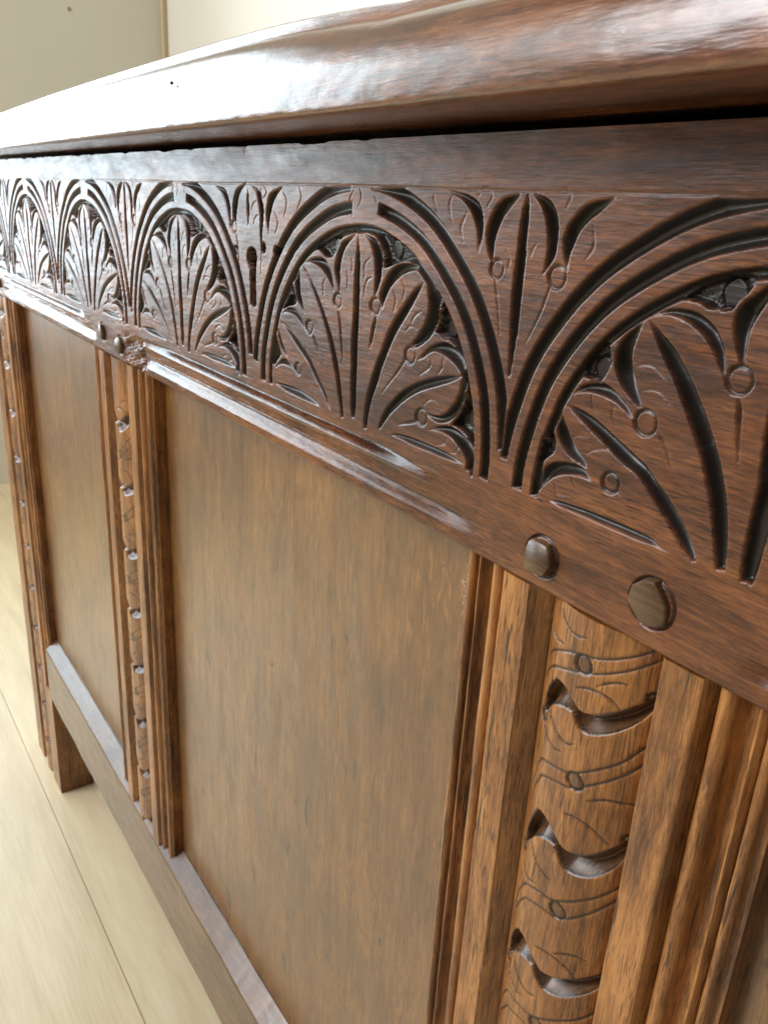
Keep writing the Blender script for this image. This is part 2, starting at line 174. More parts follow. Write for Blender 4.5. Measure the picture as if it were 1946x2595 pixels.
class Relief:
    """depth map cut into a board"""
    def __init__(self, xs, zs):
        self.xs, self.zs = np.array(xs), np.array(zs)
        self.D = np.zeros((len(zs), len(xs)))
    def win(self, pts, pad=.02):
        p = np.array(pts)
        i0, i1 = np.searchsorted(self.xs, [p[:, 0].min() - pad, p[:, 0].max() + pad])
        j0, j1 = np.searchsorted(self.zs, [p[:, 1].min() - pad, p[:, 1].max() + pad])
        if i1 - i0 < 2 or j1 - j0 < 2: return None
        X, Z = np.meshgrid(self.xs[i0:i1], self.zs[j0:j1])
        return (slice(j0, j1), slice(i0, i1)), X, Z
    def cut(self, sl, d):
        self.D[sl] = np.maximum(self.D[sl], d)
    def gouge(self, A, B, k=2.9, dmax=.026, skew=None, sm=3):
        A, B = smooth_line(A, sm), smooth_line(B, sm)
        w = self.win(A + B)
        if w is None: return
        sl, X, Z = w
        m = inside(X, Z, A + B[::-1])
        dA, dB = seg_dist(X, Z, A), seg_dist(X, Z, B)
        if skew is None:
            d = np.minimum(k * dA * dB / (dA + dB + 1e-9), dmax)
        else:
            u = dA / (dA + dB + 1e-9)
            d = dmax * np.where(u < skew, sstep(0, 1, u / skew * .9 + .05), ((1 - u) / (1 - skew)) ** .8)
            d = np.minimum(d, 4 * np.minimum(dA, dB * 1.5))
        # blunt ends: rim of the outline itself
        dE = np.minimum(seg_dist(X, Z, [A[0], B[0]]), seg_dist(X, Z, [A[-1], B[-1]]))
        d = np.minimum(d, 3.5 * dE + .0005)
        self.cut(sl, np.where(m, d, 0))
    def sink(self, poly, depth=.022, slope=6.0, rough=.0022):
        w = self.win(poly)
        if w is None: return
        sl, X, Z = w
        m = inside(X, Z, poly); d = seg_dist(X, Z, list(poly) + [poly[0]])
        n = np.sin(X * 611 + 3 * np.sin(Z * 433)) * np.sin(Z * 702 + 2.5 * np.sin(X * 377))
        self.cut(sl, np.where(m, np.minimum(depth + rough * n, slope * d), 0))
    def ring(self, c, r, w=.0033, depth=.0062, dome=.0025):
        for s in (0,):
            q = self.win([c], r + .02)
            if q is None: return
            sl, X, Z = q
            d = np.hypot(X - c[0], Z - c[1])
            self.cut(sl, np.where(np.abs(d - r) < w, depth * (1 - ((d - r) / w) ** 2), 0))
            self.cut(sl, np.where(d < r, dome, 0))
    def disc(self, c, r):
        q = self.win([c], r + .02)
        if q is None: return
        sl, X, Z = q
        d = np.hypot((X - c[0]), (Z - c[1]) / 1.1)
        cur = self.D[sl]
        cur = np.where(d < r, .0195, cur); cur = np.where((d >= r) & (d < r + .0032), .029, cur)
        self.D[sl] = cur
    def pit(self, c, r, depth):
        q = self.win([c], r + .02)
        if q is None: return
        sl, X, Z = q
        d = np.hypot(X - c[0], Z - c[1]) / r
        self.cut(sl, depth * np.clip(1.25 - d * d * 1.25, 0, 1))
    def line(self, pts, w=.0026, depth=.0019, taper=True):
        pts = smooth_line(pts, 4); q = self.win(pts)
        if q is None: return
        sl, X, Z = q
        d = seg_dist(X, Z, pts)
        ww = w
        if taper:
            e = np.minimum(np.hypot(X - pts[0][0], Z - pts[0][1]), np.hypot(X - pts[-1][0], Z - pts[-1][1]))
            ww = w * np.clip(.35 + e / .03, 0, 1)
        self.cut(sl, depth * np.clip(1 - (d / ww) ** 2, 0, 1))
    def arc(self, cx, r0, r1, a0, a1, k=2.9, dmax=.026, taper=.0, wig=0.0):
        q = self.win([(cx - r1, 0), (cx + r1, r1)], .03)
        if q is None: return
        sl, X, Z = q
        r = np.hypot(X - cx, Z); a = np.degrees(np.arctan2(Z, X - cx))
        wob = wig * (np.sin(a * .11 + cx * 5) + .6 * np.sin(a * .29 + cx * 11))
        rr = r + wob
        dA, dB = rr - r0, np.minimum(r1 - rr, .4875 + .001 * np.sin(X * 31) - Z)
        e = np.minimum(a - a0, a1 - a) * np.pi / 180 * r
        dB = np.minimum(dB, np.minimum(round(cx + .5) + .004 - X, X - round(cx - .5) - .003))
        m = (dA > 0) & (dB > 0) & (e > 0)
        d = np.minimum(np.minimum(k * dA * dB / (dA + dB + 1e-9), dmax), 3.5 * e)
        self.cut(sl, np.where(m, d, 0))
def mv(pts, dx=0, dz=0, f=None):
    return [(x + dx, z + dz) for x, z in pts] if f is None else [(2 * f - x, z) for x, z in pts]

def vnoise(X, Z, sx, sz, seed=0):
    """cheap smooth noise built from sines"""
    r = np.random.default_rng(seed); out = np.zeros_like(X)
    for i in range(7):
        f = 1.0 * 1.55 ** i; p = r.uniform(0, 6.28, 3); a = r.uniform(-.5, .5)
        out += np.sin((X * sx + a * Z * sz) * f + p[0]) * np.sin((Z * sz - a * X * sx) * f + p[1]) / f ** .75
    return out / 2.2

# ------------------------------------------------------------------ materials
def mat_new(name):
    m = bpy.data.materials.new(name); m.use_nodes = True
    nt = m.node_tree; nt.nodes.clear()
    out = nt.nodes.new('ShaderNodeOutputMaterial'); b = nt.nodes.new('ShaderNodeBsdfPrincipled')
    nt.links.new(b.outputs[0], out.inputs[0])
    return m, nt, b
def nd(nt, t, **kw):
    n = nt.nodes.new(t)
    for k, v in kw.items(): setattr(n, k, v)
    return n
def mapped(nt, scale, src='Object'):
    tc = nd(nt, 'ShaderNodeTexCoord'); mp = nd(nt, 'ShaderNodeMapping')
    mp.inputs['Scale'].default_value = scale
    nt.links.new(tc.outputs[src], mp.inputs['Vector'])
    return mp.outputs[0]
def ntex(nt, vec, scale=1, detail=4, rough=.55, dist=0):
    n = nd(nt, 'ShaderNodeTexNoise'); n.inputs['Scale'].default_value = scale
    n.inputs['Detail'].default_value = detail; n.inputs['Roughness'].default_value = rough
    n.inputs['Distortion'].default_value = dist
    nt.links.new(vec, n.inputs['Vector']); return n.outputs['Fac']
def ramp(nt, fac, stops, interp='LINEAR'):
    r = nd(nt, 'ShaderNodeValToRGB'); r.color_ramp.interpolation = interp
    e = r.color_ramp.elements
    while len(e) < len(stops): e.new(.5)
    for q, (p, c) in zip(e, stops):
        q.position = p; q.color = (*c, 1) if len(c) == 3 else (c[0],) * 3 + (1,)
    nt.links.new(fac, r.inputs[0]); return r.outputs[0]
def mix(nt, fac, a, b, mode='MIX'):
    m = nd(nt, 'ShaderNodeMix', data_type='RGBA', blend_type=mode)
    for s, v in ((0, fac), (6, a), (7, b)):
        if isinstance(v, (int, float)): m.inputs[s].default_value = v
        elif isinstance(v, tuple): m.inputs[s].default_value = (*v, 1)
        else: nt.links.new(v, m.inputs[s])
    return m.outputs[2]
def mth(nt, op, a, b=0.0):
    m = nd(nt, 'ShaderNodeMath', operation=op)
    for s, v in ((0, a), (1, b)):
        if isinstance(v, (int, float)): m.inputs[s].default_value = v
        else: nt.links.new(v, m.inputs[s])
    return m.outputs[0]
def bump(nt, b, h, strength, dist, prev=None):
    n = nd(nt, 'ShaderNodeBump'); n.inputs['Strength'].default_value = strength
    n.inputs['Distance'].default_value = dist
    nt.links.new(h, n.inputs['Height'])
    if prev is not None: nt.links.new(prev, n.inputs['Normal'])
    nt.links.new(n.outputs[0], b.inputs['Normal']); return n.outputs[0]

def oak(name, dark, mid, light, grain='x', spread=1.0, rough=(.30, .48), pores=.75, flecks=0.0, scratch=.5, coat=.12, cracks=0.0, marks=0.0):
    m, nt, b = mat_new(name)
    def sc(al, ac): return (al, ac, ac) if grain == 'x' else (ac, ac, al)
    broad = ntex(nt, mapped(nt, sc(13, 75)), 1, 5, .6, .5)
    fine = ntex(nt, mapped(nt, sc(48, 560)), 1, 4, .6, .2)
    blot = ntex(nt, mapped(nt, (17, 17, 17)), 1, 4, .6, .4)
    hair = ntex(nt, mapped(nt, sc(190, 2300)), 1, 4, .75, .1)
    t = mth(nt, 'ADD', mth(nt, 'MULTIPLY', broad, .40), mth(nt, 'MULTIPLY', fine, .30))
    t = mth(nt, 'ADD', t, mth(nt, 'MULTIPLY', hair, .36))
    t = mth(nt, 'ADD', t, mth(nt, 'MULTIPLY', blot, .30))
    c = ramp(nt, t, [(.68 - .095 * spread, dark), (.68, mid), (.68 + .095 * spread, light)])
    # open pores: short dark dashes along the grain
    por = ntex(nt, mapped(nt, sc(130, 2200)), 1, 2, .5, 0)
    dens = ntex(nt, mapped(nt, sc(12, 70)), 1, 2, .5, .3)
    pf = mth(nt, 'MULTIPLY', ramp(nt, por, [(.585, (0,)), (.605, (1,))]), ramp(nt, dens, [(.36, (0,)), (.56, (1,))]))
    c = mix(nt, mth(nt, 'MULTIPLY', pf, pores), c, tuple(v * .22 for v in dark))
    # drying cracks: long thin dark lines
    if cracks:
        ck = ntex(nt, mapped(nt, sc(28, 620)), 1, 2, .5, .15)
        cg = ntex(nt, mapped(nt, sc(10, 120)), 1, 2, .5, .2)
        cf = mth(nt, 'MULTIPLY', ramp(nt, ck, [(.640, (0,)), (.675, (1,))]), ramp(nt, cg, [(.46, (0,)), (.56, (1,))]))
        c = mix(nt, mth(nt, 'MULTIPLY', cf, cracks), c, tuple(v * .12 for v in dark))
        pf = mth(nt, 'MAXIMUM', pf, cf)
    if marks:      # small dents and dark specks
        mk = ntex(nt, mapped(nt, sc(45, 120)), 1, 1, .4, .6)
        mf = ramp(nt, mk, [(.735, (0,)), (.76, (1,))])
        c = mix(nt, mth(nt, 'MULTIPLY', mf, marks), c, tuple(v * .25 for v in dark))
    # old stains and rubbed patches
    st = ntex(nt, mapped(nt, sc(30, 48)), 1, 5, .65, .8)
    c = mix(nt, mth(nt, 'MULTIPLY', ramp(nt, st, [(.58, (0,)), (.72, (1,))]), .55), c, tuple(v * .55 for v in dark))
    if flecks:
        fl = ntex(nt, mapped(nt, sc(60, 420)), 1, 3, .55, 1.5)
        ff = mth(nt, 'MULTIPLY', ramp(nt, fl, [(.575, (0,)), (.60, (1,))]), ramp(nt, blot, [(.40, (0,)), (.60, (1,))]))
        c = mix(nt, mth(nt, 'MULTIPLY', ff, flecks), c, tuple(min(1, v * 1.75) for v in light))
    at = nd(nt, 'ShaderNodeAttribute', attribute_name='dark_cut')
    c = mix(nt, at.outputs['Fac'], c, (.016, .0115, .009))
    nt.links.new(c, b.inputs['Base Color'])
    ro = ntex(nt, mapped(nt, sc(40, 160)), 1, 4, .6, .3)
    rr = nd(nt, 'ShaderNodeMapRange'); nt.links.new(ro, rr.inputs[0])
    rr.inputs[1].default_value = .3; rr.inputs[2].default_value = .7
    rr.inputs[3].default_value, rr.inputs[4].default_value = rough
    po = nd(nt, 'ShaderNodeAttribute', attribute_name='polish')
    nt.links.new(mth(nt, 'MULTIPLY', rr.outputs[0], mth(nt, 'SUBTRACT', 1.0, mth(nt, 'MULTIPLY', po.outputs['Fac'], .42))), b.inputs['Roughness'])
    b.inputs['Coat Weight'].default_value = coat; b.inputs['Coat Roughness'].default_value = .27
    # relief: pores, scratches across the grain, hand planing, dents
    p1 = bump(nt, b, pf, -.35 * scratch, .0006)
    cr = ntex(nt, mapped(nt, (90, 90, 900) if grain == 'x' else (900, 90, 120)), 1, 3, .6, .3)
    p2 = bump(nt, b, cr, .22 * scratch, .0008, p1)
    cx_ = ntex(nt, mapped(nt, (1300, 160, 160) if grain == 'x' else (160, 160, 1300)), 1, 2, .6, .3)
    cd = ntex(nt, mapped(nt, (38, 38, 38)), 1, 3, .6, .3)
    cm = mth(nt, 'MULTIPLY', ramp(nt, cx_, [(.58, (0,)), (.68, (1,))]), ramp(nt, cd, [(.45, (0,)), (.62, (1,))]))
    p2 = bump(nt, b, cm, -.5 * scratch, .0005, p2)
    sv = ntex(nt, mapped(nt, (260, 260, 260)), 1, 3, .6, .5)
    p3 = bump(nt, b, ramp(nt, sv, [(.60, (0,)), (.74, (1,))]), -.25 * scratch, .0008, p2)
    pl = ntex(nt, mapped(nt, (60, 60, 60)), 1, 3, .55, .3)
    bump(nt, b, pl, .16, .0016, p3)
    return m

OAK_RAIL = oak('dark_polished_oak', (.044, .0125, .0048), (.118, .037, .0115), (.23, .080, .023), 'x', rough=(.31, .48), scratch=.9, coat=.08)
OAK_LID = oak('lid_oak', (.065, .021, .009), (.16, .054, .0195), (.29, .108, .036), 'x', rough=(.17, .30), scratch=1.0, coat=.8)
OAK_POST = oak('warm_oak', (.095, .033, .009), (.255, .098, .0225), (.42, .178, .045), 'z', rough=(.32, .48), scratch=.7, cracks=.9, coat=.3)
OAK_PANEL = oak('panel_oak', (.074, .029, .0068), (.158, .066, .0150), (.25, .110, .0255), 'z', rough=(.30, .42), pores=.6, flecks=.30, scratch=.45, coat=.7, marks=.8, spread=1.5)
OAK_PANEL.node_tree.nodes['Principled BSDF'].inputs['Specular IOR Level'].default_value = .65
OAK_LOW = oak('bottom_rail_oak', (.055, .023, .008), (.105, .045, .015), (.165, .076, .027), 'x', rough=(.32, .46), scratch=.6, coat=.6)
OAK_PEG = oak('peg_oak', (.055, .028, .012), (.098, .051, .022), (.135, .073, .032), 'x', rough=(.25, .4), scratch=.8)

def paint(name, c, rough=.6):
    m, nt, b = mat_new(name)
    n = ntex(nt, mapped(nt, (3, 3, 3)), 1, 5, .6)
    nt.links.new(ramp(nt, n, [(.3, tuple(v * .94 for v in c)), (.7, c)]), b.inputs['Base Color'])
    b.inputs['Roughness'].default_value = rough
    bump(nt, b, ntex(nt, mapped(nt, (250, 250, 250)), 1, 3), .08, .001)
    return m
WALL = paint('cream_wall_paint', (.72, .69, .59)); TRIM = paint('tan_trim_paint', (.52, .42, .25))
SPOT = paint('scuff_mark', (.30, .27, .22))
DARK = paint('black_iron', (.012, .011, .010), .45)
m, nt, b = mat_new('pale_floorboard')
br = ntex(nt, mapped(nt, (4, 40, 40)), 1, 5, .6, .8); fi = ntex(nt, mapped(nt, (25, 420, 420)), 1, 4, .6)
cc = ramp(nt, mth(nt, 'ADD', mth(nt, 'MULTIPLY', br, .65), mth(nt, 'MULTIPLY', fi, .35)), [(.34, (.56, .45, .265)), (.52, (.69, .57, .355)), (.68, (.77, .66, .44))])
oi = nd(nt, 'ShaderNodeObjectInfo')
cc = mix(nt, .16, cc, ramp(nt, oi.outputs['Random'], [(0, (.46, .36, .22)), (1, (.75, .65, .46))]))
nt.links.new(cc, b.inputs['Base Color']); b.inputs['Roughness'].default_value = .36
bump(nt, b, fi, .15, .0006)
FLOOR = m
m, nt, b = mat_new('white_thread'); b.inputs['Base Color'].default_value = (.55, .52, .47, 1); b.inputs['Roughness'].default_value = .8
THREAD = m

# ------------------------------------------------------------------ room
XW, YB = -10.4, 3.75          # end wall, back wall
floor = box('floor', XW - .2, 14, -14, YB + .2, -ZF - .5, -ZF - .10, FLOOR)
tag(floor, kind='structure')
ys = [YB + .02, 2.45, 1.18, -.09, -1.36, -2.63, -3.9, -5.17, -6.44, -7.71, -8.98]
first = None
for i in range(len(ys) - 1):
    cuts = [XW, (-7.6, -8.4, -9.9)[i % 3], 3.6 + 1.7 * (i % 2), 9.5, 14]
    for x0, x1 in zip(cuts[:-1], cuts[1:]):
        box('floor_board', x0 + .004, x1 - .004, ys[i + 1] + .0015, ys[i] - .0015, -ZF - .10, -ZF, FLOOR, floor, .003)
w1 = box('wall', XW - .5, XW, -14, YB - .06, -ZF - .1, 12, WALL); tag(w1, kind='structure')
w2 = box('wall', XW - .5, 14, YB, YB + .5, -ZF - .1, 12, WALL); tag(w2, kind='structure')
box('corner_trim', XW - .02, XW + .10, YB - .06, YB + .02, -ZF - .1, 12, TRIM, w2, .01)
for (y, z, r) in ((2.23, 2.78, .028), (2.47, 2.62, .03)):
    bm = bmesh.new(); bmesh.ops.create_cone(bm, cap_ends=True, segments=9, radius1=r * S, radius2=r * .6 * S, depth=.012 * S)
    bmesh.ops.rotate(bm, verts=bm.verts, matrix=Matrix.Rotation(math.pi / 2, 3, 'Y'))
    bmesh.ops.translate(bm, verts=bm.verts, vec=V(XW + .004, y, z))
    me = bpy.data.meshes.new('scuff'); bm.to_mesh(me); bm.free(); me.materials.append(SPOT)
    link(bpy.data.objects.new('scuff', me), w1)

# ------------------------------------------------------------------ the chest
chest = bpy.data.objects.new('blanket_chest', None); link(chest)
chest.location = V(0, 1.8, -ZF)
tag(chest, 'old carved oak blanket chest standing on the pale floor', 'chest')
class Root: pass
def fit(o):                      # meshes are written in room coordinates
    o.location = -chest.location
    return o

# --- carved top rail
def span(a, b, st): return np.arange(a, b - st * .4, st)
xs = np.concatenate([span(-3.81, -1.9, .0080), span(-1.9, -1.0, .0055), span(-1.0, 0, .0036), span(0, .9, .0026), span(.9, 1.8, .0022), span(1.8, 2.4, .005), span(2.4, 3.81, .012), [3.81]])
zs = np.concatenate([span(-.165, .50, .0022), span(.50, .577, .005), [.577]])
R = Relief(xs, zs)
DX2 = .515
def lunette(cx, gouges, rings, discs, sinks, marks, off, mirror=None):
    R.arc(cx, .482, .509, 6.5, 86, wig=.0012)
    R.arc(cx, .482, .509, 95, 175, wig=.0012)
    R.arc(cx, .437, .462, -1.2, 82, wig=.0012)
    R.arc(cx, .437, .462, 94.5, 181, wig=.0012)
    R.arc(cx, .397, .416, -1.0, 181, k=3.2, dmax=.024, wig=.0010)
    for p in sinks:
        p = mv(p, off); R.sink(p)
        if mirror: R.sink(mv(p, f=mirror))
    for c, r in discs:
        c = (c[0] + off, c[1]); R.disc(c, r)
        if mirror: R.disc((2 * mirror - c[0], c[1]), r)
    for A, B in gouges:
        A, B = mv(A, off), mv(B, off); R.gouge(A, B)
        if mirror: R.gouge(mv(A, f=mirror), mv(B, f=mirror))
    for c, r in rings:
        c = (c[0] + off, c[1]); R.ring(c, r)
        if mirror: R.ring((2 * mirror - c[0], c[1]), r)
    for l in marks:
        l = mv(l, off); R.line(l)
        if mirror: R.line(mv(l, f=mirror))
def spandrel(gouges, rings, marks, off):
    for A, B in gouges: R.gouge(mv(A, off), mv(B, off), k=2.9, dmax=.024)
    for c, r in rings: R.ring((c[0] + off, c[1]), r)
    for l in marks: R.line(mv(l, off))
lunette(1.5, A1, A1r, A1d, A1s, A1m, 0, mirror=1.5)
for cx in (.515, -.5, -1.5, -2.5, -3.5, 2.5):
    lunette(cx, A2, A2r, A2d, A2s, A2m, cx - DX2)
spandrel(T, Tr, Tm, 0)
for j in (-2, -3, -4, 1): spandrel(T, Tr, Tm, j)
spandrel(K, Kr, Km, 0)
for c in Kp: R.pit(c, .0145, .03)
kx = np.mean([q[0] for q in Kh])
pass
R.sink(Kh, depth=.165, slope=30, rough=0)
for c, r in (((1.131, -.101), .036), ((1.363, -.088), .039), ((-1.365, -.082), .035), ((-1.15, -.100), .035)):
    R.ring(c, r + .001, w=.0034, depth=.0065, dome=0)
# scribed line above the carving
R.line([(x, .489 + .0012 * math.sin(x * 5)) for x in np.linspace(-3.7, 3.7, 60)], w=.0026, depth=.0020, taper=False)
X, Z = np.meshgrid(xs, zs)
# stopped moulding along the lower edge, one run over each panel
def run(a, b, t): return sstep(a, a + t, X) * (1 - sstep(b - t, b, X))
up = run(-3.24, -1.60, .16) + run(-.885, .86, .30) + run(1.62, 3.2, .2)
lo = run(-3.27, -1.45, .10) + run(-1.00, 1.02, .22) + run(1.5, 3.2, .12)
h = np.zeros_like(X)
h += up * .021 * (sstep(-.033, -.0385, Z) * (1 - sstep(-.042, -.066, Z)))
h += up * .005 * (sstep(-.062, -.07, Z) * (1 - sstep(-.094, -.102, Z)))
h += lo * .020 * (sstep(-.097, -.104, Z) * (1 - sstep(-.108, -.137, Z)))
dark_cut = sstep(.0030, .0065, R.D)
R.D = np.maximum(R.D, h)
Y = R.D.copy()
# wear: the board is hand planed, edges are rubbed, one patch is gnawed
Y += .0012 * vnoise(X, Z, 5, 14, 1) + .0003 * vnoise(X, Z, 30, 120, 2)
gn = sstep(-1.14, -1.04, X) * (1 - sstep(-.90, -.84, X)) * (1 - sstep(-.075, -.03, Z))
Y += gn * (.010 + .016 * vnoise(X, Z, 38, 55, 5))
Y += .010 * np.clip((-.155 - Z) / .010, 0, 1) ** 2
ragged = sstep(.545, .577, Z) * (1 - sstep(.2, .5, X)) * sstep(-2.6, -1.9, X)
Y += ragged * np.clip(-.006 + .008 * vnoise(X, Z, 16, 20, 9), 0, .04)
wob = -.006 * sstep(.565, .577, Z) * np.clip(vnoise(X, X * 0, 14, 1, 11), 0, 1) * (X < .7)
rail = fit(field('top_rail', xs, zs, Y, .19, OAK_RAIL, chest, wob, dark_cut, np.clip(up + lo, 0, 1) * (Z < -.031)))

# --- oak pegs in the rail
def peg(cx, cz, r, h, parent, seed, tilt):
    rd = random.Random(seed); bm = bmesh.new(); n = 12
    ang = [2 * math.pi * i / n + rd.uniform(-.2, .2) for i in range(n)]
    rad = [r * rd.uniform(.84, 1.10) for _ in range(n)]
    ta = rd.uniform(0, 6.28)
    rings = []
    for f, y in ((1.05, .03), (1.0, -h * .5), (.95, -h * .86), (.86, -h)):
        rings.append([bm.verts.new(V(cx + f * q * math.cos(a), y + tilt * f * math.cos(a - ta) * (y < 0), cz + f * q * math.sin(a))) for a, q in zip(ang, rad)])
    for a, b_ in zip(rings[:-1], rings[1:]):
        for i in range(n): bm.faces.new((a[i], a[(i + 1) % n], b_[(i + 1) % n], b_[i])).smooth = True
    bm.faces.new(rings[-1])
    bmesh.ops.recalc_face_normals(bm, faces=bm.faces)
    me = bpy.data.meshes.new('peg'); bm.to_mesh(me); bm.free(); me.set_sharp_from_angle(angle=math.radians(38)); me.materials.append(OAK_PEG)
    o = link(bpy.data.objects.new('peg', me), parent); return o
for i, (cx, cz, r, hh, tl) in enumerate(((1.131, -.101, .034, .015, .006), (1.363, -.088, .037, .011, .003), (-1.365, -.082, .033, .012, .003), (-1.15, -.100, .033, .012, .003), (-3.62, -.09, .033, .02, 0), (-3.36, -.09, .033, .02, 0), (3.62, -.09, .033, .02, 0), (3.36, -.09, .033, .02, 0))):
    peg(cx, cz, r, hh, rail, i + 3, tl)

# --- moulded uprights with a carved half round down the middle
def profile(o):
    a = np.abs(o); y = np.full_like(a, .082)
    y = np.where(a < .130, .003 + .082 * (1 - np.sqrt(np.clip(1 - (a / .133) ** 2, 0, 1))), y)
    y = np.where((a >= .130) & (a < .1445), .098, y)
    y = np.where((a >= .1445) & (a < .216), .006 + .003 * np.clip((a - .211) / .005, 0, 1), y)
    y = np.where((a >= .216) & (a < .232), .078, y)
    u = (a - .2475) / .0158
    y = np.where((a >= .232) & (a < .263), .016 + .020 * (1 - np.sqrt(np.clip(1 - u * u, 0, 1))), y)
    y = np.where((a >= .263) & (a < .296), .032 + .018 * np.sin(np.clip((a - .263) / .033, 0, 1) * np.pi), y)
    y = np.where((a >= .296) & (a < .301), .024, y)
    y = np.where((a >= .301) & (a < .313), .058, y)
    u = (a - .3235) / .0108
    y = np.where((a >= .313) & (a < .334), .020 + .014 * (1 - np.sqrt(np.clip(1 - u * u, 0, 1))), y)
    y = np.where(a >= .334, .038, y)
    return y
BR = [.130, .1445, .216, .232, .263, .296, .301, .313, .334]
def post_cols(o0, o1, st):
    c = list(np.arange(o0, o1, st)) + [o1]
    for q in BR:
        for s in (-1, 1):
            if o0 < s * q < o1: c += [s * q - .0004, s * q + .0004]
    c = np.unique(np.round(c, 5)); keep = [c[0]]
    for v in c[1:]:
        if v - keep[-1] > .0006: keep.append(v)
    return np.array(keep)
MC = 1.252
def carve_post(cx, o, zs, shifts, seed):
    P_ = Relief(o + cx, zs); rd = random.Random(seed)
    LW = dict(w=.0036, depth=.0034)
    for k, dz in enumerate(shifts):
        jx = rd.uniform(-.004, .004); s1, s2, s3 = rd.uniform(-.06, .06), rd.uniform(-.07, .07), rd.uniform(0, 6)
        def warp(L, zc, dz):
            out = []
            for x, z in L:
                u, w = x - MC, z - zc
                out.append((cx + jx + u * (1 + s1) + .003 * math.sin(40 * w + s3), zc + dz + w * (1 + s2) + .10 * s1 * u + .004 * math.sin(30 * u + s3)))
            return out
        f = lambda L: warp(L, -.341, dz)
        if dz > .1: continue
        P_.gouge(f(MA), f(MB), dmax=.032, skew=.45)
        for c, r in MR[1:]: P_.ring(f([c])[0], r * rd.uniform(.85, 1.1), depth=.006)
        if k % 2:      # petals beside each scoop
            for l in ML[2:]: P_.line(f(l), **LW)
        else:
            for l in MK: P_.line(warp(l, -.634, dz + .293), **LW)
        g = lambda L: warp(L, -.48, dz + (0 if abs(dz) < .05 else .0))
        for l in MG: P_.line(g(l), **LW)
        P_.ring(g([MGr[0]])[0], MGr[1], depth=.006)
    if abs(shifts[1]) < .05:      # first band, crowded under the rail
        for l in ML[:2] + ME: P_.line(mv(l, cx - MC), **LW)
        P_.ring((MR[0][0][0] + cx - MC, MR[0][0][1]), MR[0][1], depth=.006)
    return P_.D
def post(name, cx, o0, o1, z0, z1, step, shifts, seed, yback=.16, leg=False, znear=None):
    o = post_cols(o0, o1, step[0])
    zs = np.concatenate([span(z0, znear, step[1] * 3), span(znear, z1, step[1]), [z1]]) if znear is not None else np.append(span(z0, z1, step[1]), z1)
    D = carve_post(cx, o, zs, shifts, seed)
    O, Zz = np.meshgrid(o, zs)
    Y = profile(O)
    inr = np.abs(O) < .1295
    Y = Y + np.where(inr, D, 0)
    if leg:      # a corner post: plain outside, and plain below the bottom rail
        sgn = leg
        Y = np.where(sgn * O > .216, .006, Y)
        Y = np.where((Zz < -2.81) & (sgn * O < -.2155), .006, Y)
    Y += .0016 * vnoise(O * 1.0 + cx * 3, Zz, 60, 9, seed + 20) * (np.abs(O) > .1445)
    # nicked arrises
    for q in (.147, .214, .2475):
        for s in (-1, 1):
            Y += .009 * np.exp(-((O - s * q) / .0035) ** 2) * np.clip(vnoise(Zz, Zz * 0 + s, 26, 1, seed + int(q * 900) + s) - .55, 0, 1)
    return fit(field(name, o + cx, zs, Y, yback, OAK_POST, chest, dark_cut=np.where(inr, sstep(.0012, .0036, D) * np.where(D > .008, .62, 1), 0)))
per = .298
m2 = post('muntin', MC, -.345, .345, -2.452, -.167, (.0026, .0030), [.298, 0, -.293, -.598] + [-.598 - .305 * k for k in range(1, 6)], 3, znear=-1.35)
m1 = post('muntin', -MC, -.345, .345, -2.452, -.167, (.006, .006), [-.081 - .286 * k for k in range(-1, 9)], 4)
st1 = post('stile', -3.50, -.31, .345, -ZF, -.167, (.010, .009), [-.232 - .309 * k for k in range(-1, 11)], 5, yback=.235, leg=-1)
st2 = post('stile', 3.50, -.345, .31, -ZF, -.167, (.010, .009), [-.232 - .309 * k for k in range(-1, 11)], 6, yback=.235, leg=1)

# --- plain panels
def panel(x0, x1, seed):
    xs = np.append(span(x0, x1, .02), x1); zs = np.append(span(-2.50, -.10, .02), -.10)
    X, Z = np.meshgrid(xs, zs)
    Y = .078 + .0022 * vnoise(X, Z, 9, 1.6, seed) + .0010 * vnoise(X, Z, 40, 5, seed + 1)
    return fit(field('panel', xs, zs, Y, .13, OAK_PANEL, chest))
panel(-3.20, -1.55, 31); panel(-.95, .95, 33); panel(1.55, 3.20, 35)

# --- bottom rail with a chamfered top edge between the uprights
def prism(name, prof, x0, x1, n, mat, warp=None):
    vs, fs = [], []
    k = len(prof)
    for i in range(n + 1):
        x = x0 + (x1 - x0) * i / n
        for y, z in prof:
            if warp: y, z = warp(x, y, z)
            vs.append(V(x, y, z))
    for i in range(n):
        for j in range(k):
            a = i * k + j; b_ = i * k + (j + 1) % k
            fs.append((b_, a, a + k, b_ + k))
    fs.append(tuple(range(k))); fs.append(tuple(range(n * k + k - 1, n * k - 1, -1)))
    o = mesh_obj(name, vs, fs, mat, chest, smooth=False); return fit(o)
def wl(x, y, z):
    e = vnoise(np.array([x]), np.array([z * 3]), 9, 2, 41)[0]
    return y + .0016 * e + .002 * max(0, vnoise(np.array([x]), np.array([z * 9]), 31, 5, 43)[0] - .4), z + .0030 * e
prism('bottom_rail', [(.004, -2.83), (.0, -2.822), (.0, -2.462), (.004, -2.452), (.074, -2.396), (.14, -2.396), (.16, -2.83)], -3.155, 3.155, 220, OAK_LOW, wl)

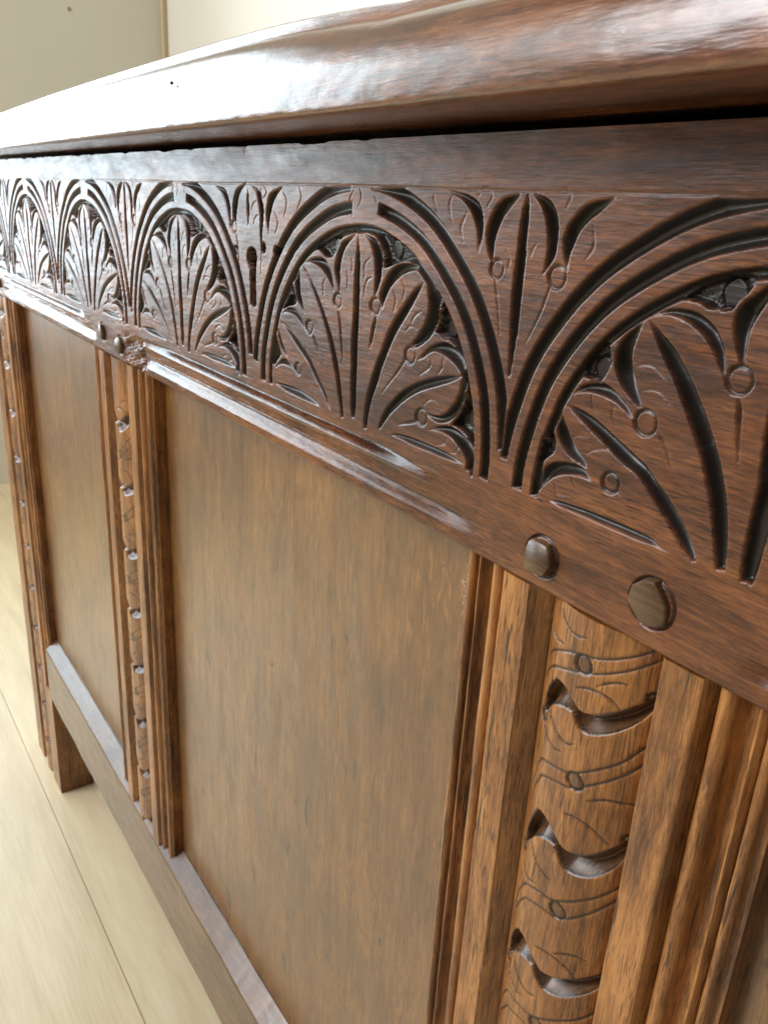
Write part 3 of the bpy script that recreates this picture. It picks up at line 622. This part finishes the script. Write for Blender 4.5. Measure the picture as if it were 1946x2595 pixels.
# --- lid with a rounded front edge
def lid_prof():
    p = [(3.55, .594), (0.0, .594), (-.08, .596), (-.150, .598)]
    p += smooth_line([(-.164, .5995), (-.1730, .6045), (-.1770, .614), (-.1778, .635), (-.1750, .665), (-.168, .692), (-.156, .717), (-.139, .740), (-.117, .758), (-.094, .769), (-.085, .7735)], 3)
    p += [(-.078, .7745), (-.074, .782), (-.070, .7975), (-.062, .802), (-.03, .803), (3.55, .803)]
    return p
LP = lid_prof()
def wlid(x, y, z):
    top = max(0, min(1, (z - .60) / .2))
    bow = -.030 * ((x - .1) / 2.6) ** 2 if x < .1 else -.022 * min(1, ((x - .1) / .62)) ** 2
    bow = max(bow, -.05)
    n = vnoise(np.array([x]), np.array([z * 2 + y]), 7, 14, 51)[0]
    n2 = vnoise(np.array([x]), np.array([z * 2 + y]), 46, 60, 53)[0]
    f = 1 if y < .05 else 0
    return y + f * (.0012 * n + .0005 * n2), z + bow * top + f * top * (.0009 * n + .0004 * n2)
lid = prism('lid', LP, -3.99, 3.99, 900, OAK_LID, wlid)
lm = lid.data
sm = [True] * len(lm.polygons); sm[-1] = sm[-2] = False
lm.polygons.foreach_set('use_smooth', sm)
lm.set_sharp_from_angle(angle=math.radians(38))
# small nail in the lid edge
bm = bmesh.new(); bmesh.ops.create_icosphere(bm, subdivisions=2, radius=.0045 * S)
bmesh.ops.translate(bm, verts=bm.verts, vec=V(-.075, -.172, .703))
me = bpy.data.meshes.new('nail'); bm.to_mesh(me); bm.free(); me.materials.append(DARK)
nail = fit(link(bpy.data.objects.new('nail', me), chest))

# --- boards that close the box
for s in (-1, 1):
    x0, x1 = sorted((s * 3.70, s * 3.78))
    fit(box('end_board', x0, x1, .24, 3.30, -2.9, .57, OAK_LOW, chest))
    xa, xb = sorted((s * 3.20, s * 3.81))
    fit(box('back_leg', xa, xb, 3.30, 3.52, -ZF, .57, OAK_LOW, chest, .01))
fit(box('back_board', -3.20, 3.20, 3.40, 3.46, -2.9, .57, OAK_LOW, chest))
fit(box('bottom_board', -3.69, 3.69, .25, 3.39, -2.80, -2.74, OAK_LOW, chest))

# --- wisp of cobweb at the top of the near upright
cw = bpy.data.curves.new('cobweb', 'CURVE'); cw.dimensions = '3D'; cw.bevel_depth = .0006 * S; cw.bevel_resolution = 1
rd = random.Random(5)
def strand(p0, p1, n=7, j=.006):
    sp = cw.splines.new('POLY'); sp.points.add(n - 1)
    for i in range(n):
        t = i / (n - 1); e = math.sin(math.pi * t)
        q = [a + (b_ - a) * t + rd.uniform(-j, j) * e for a, b_ in zip(p0, p1)]
        sp.points[i].co = (*V(*q), 1)
zz = -.205
for i in range(10):
    z0 = zz - i * .0115
    strand((.928 + rd.uniform(-.003, .003), .018, z0), (.897 + rd.uniform(-.02, .006), .068, z0 - rd.uniform(0, .012)))
for i in range(7):
    a, b_ = rd.uniform(-.20, -.28), rd.uniform(-.24, -.33)
    strand((.922 + rd.uniform(-.008, .006), .019, a), (.918 + rd.uniform(-.02, .006), .03, b_), 9, .005)
tmp = link(bpy.data.objects.new('cobweb_strands', cw))
bpy.context.view_layer.update()
wm = bpy.data.meshes.new_from_object(tmp.evaluated_get(bpy.context.evaluated_depsgraph_get()))
bpy.data.objects.remove(tmp); bpy.data.curves.remove(cw)
wm.materials.clear(); wm.materials.append(THREAD); wm.name = 'cobweb'
web = link(bpy.data.objects.new('cobweb', wm))
tag(web, 'wisp of white cobweb clinging to the moulding beside the big panel', 'cobweb')
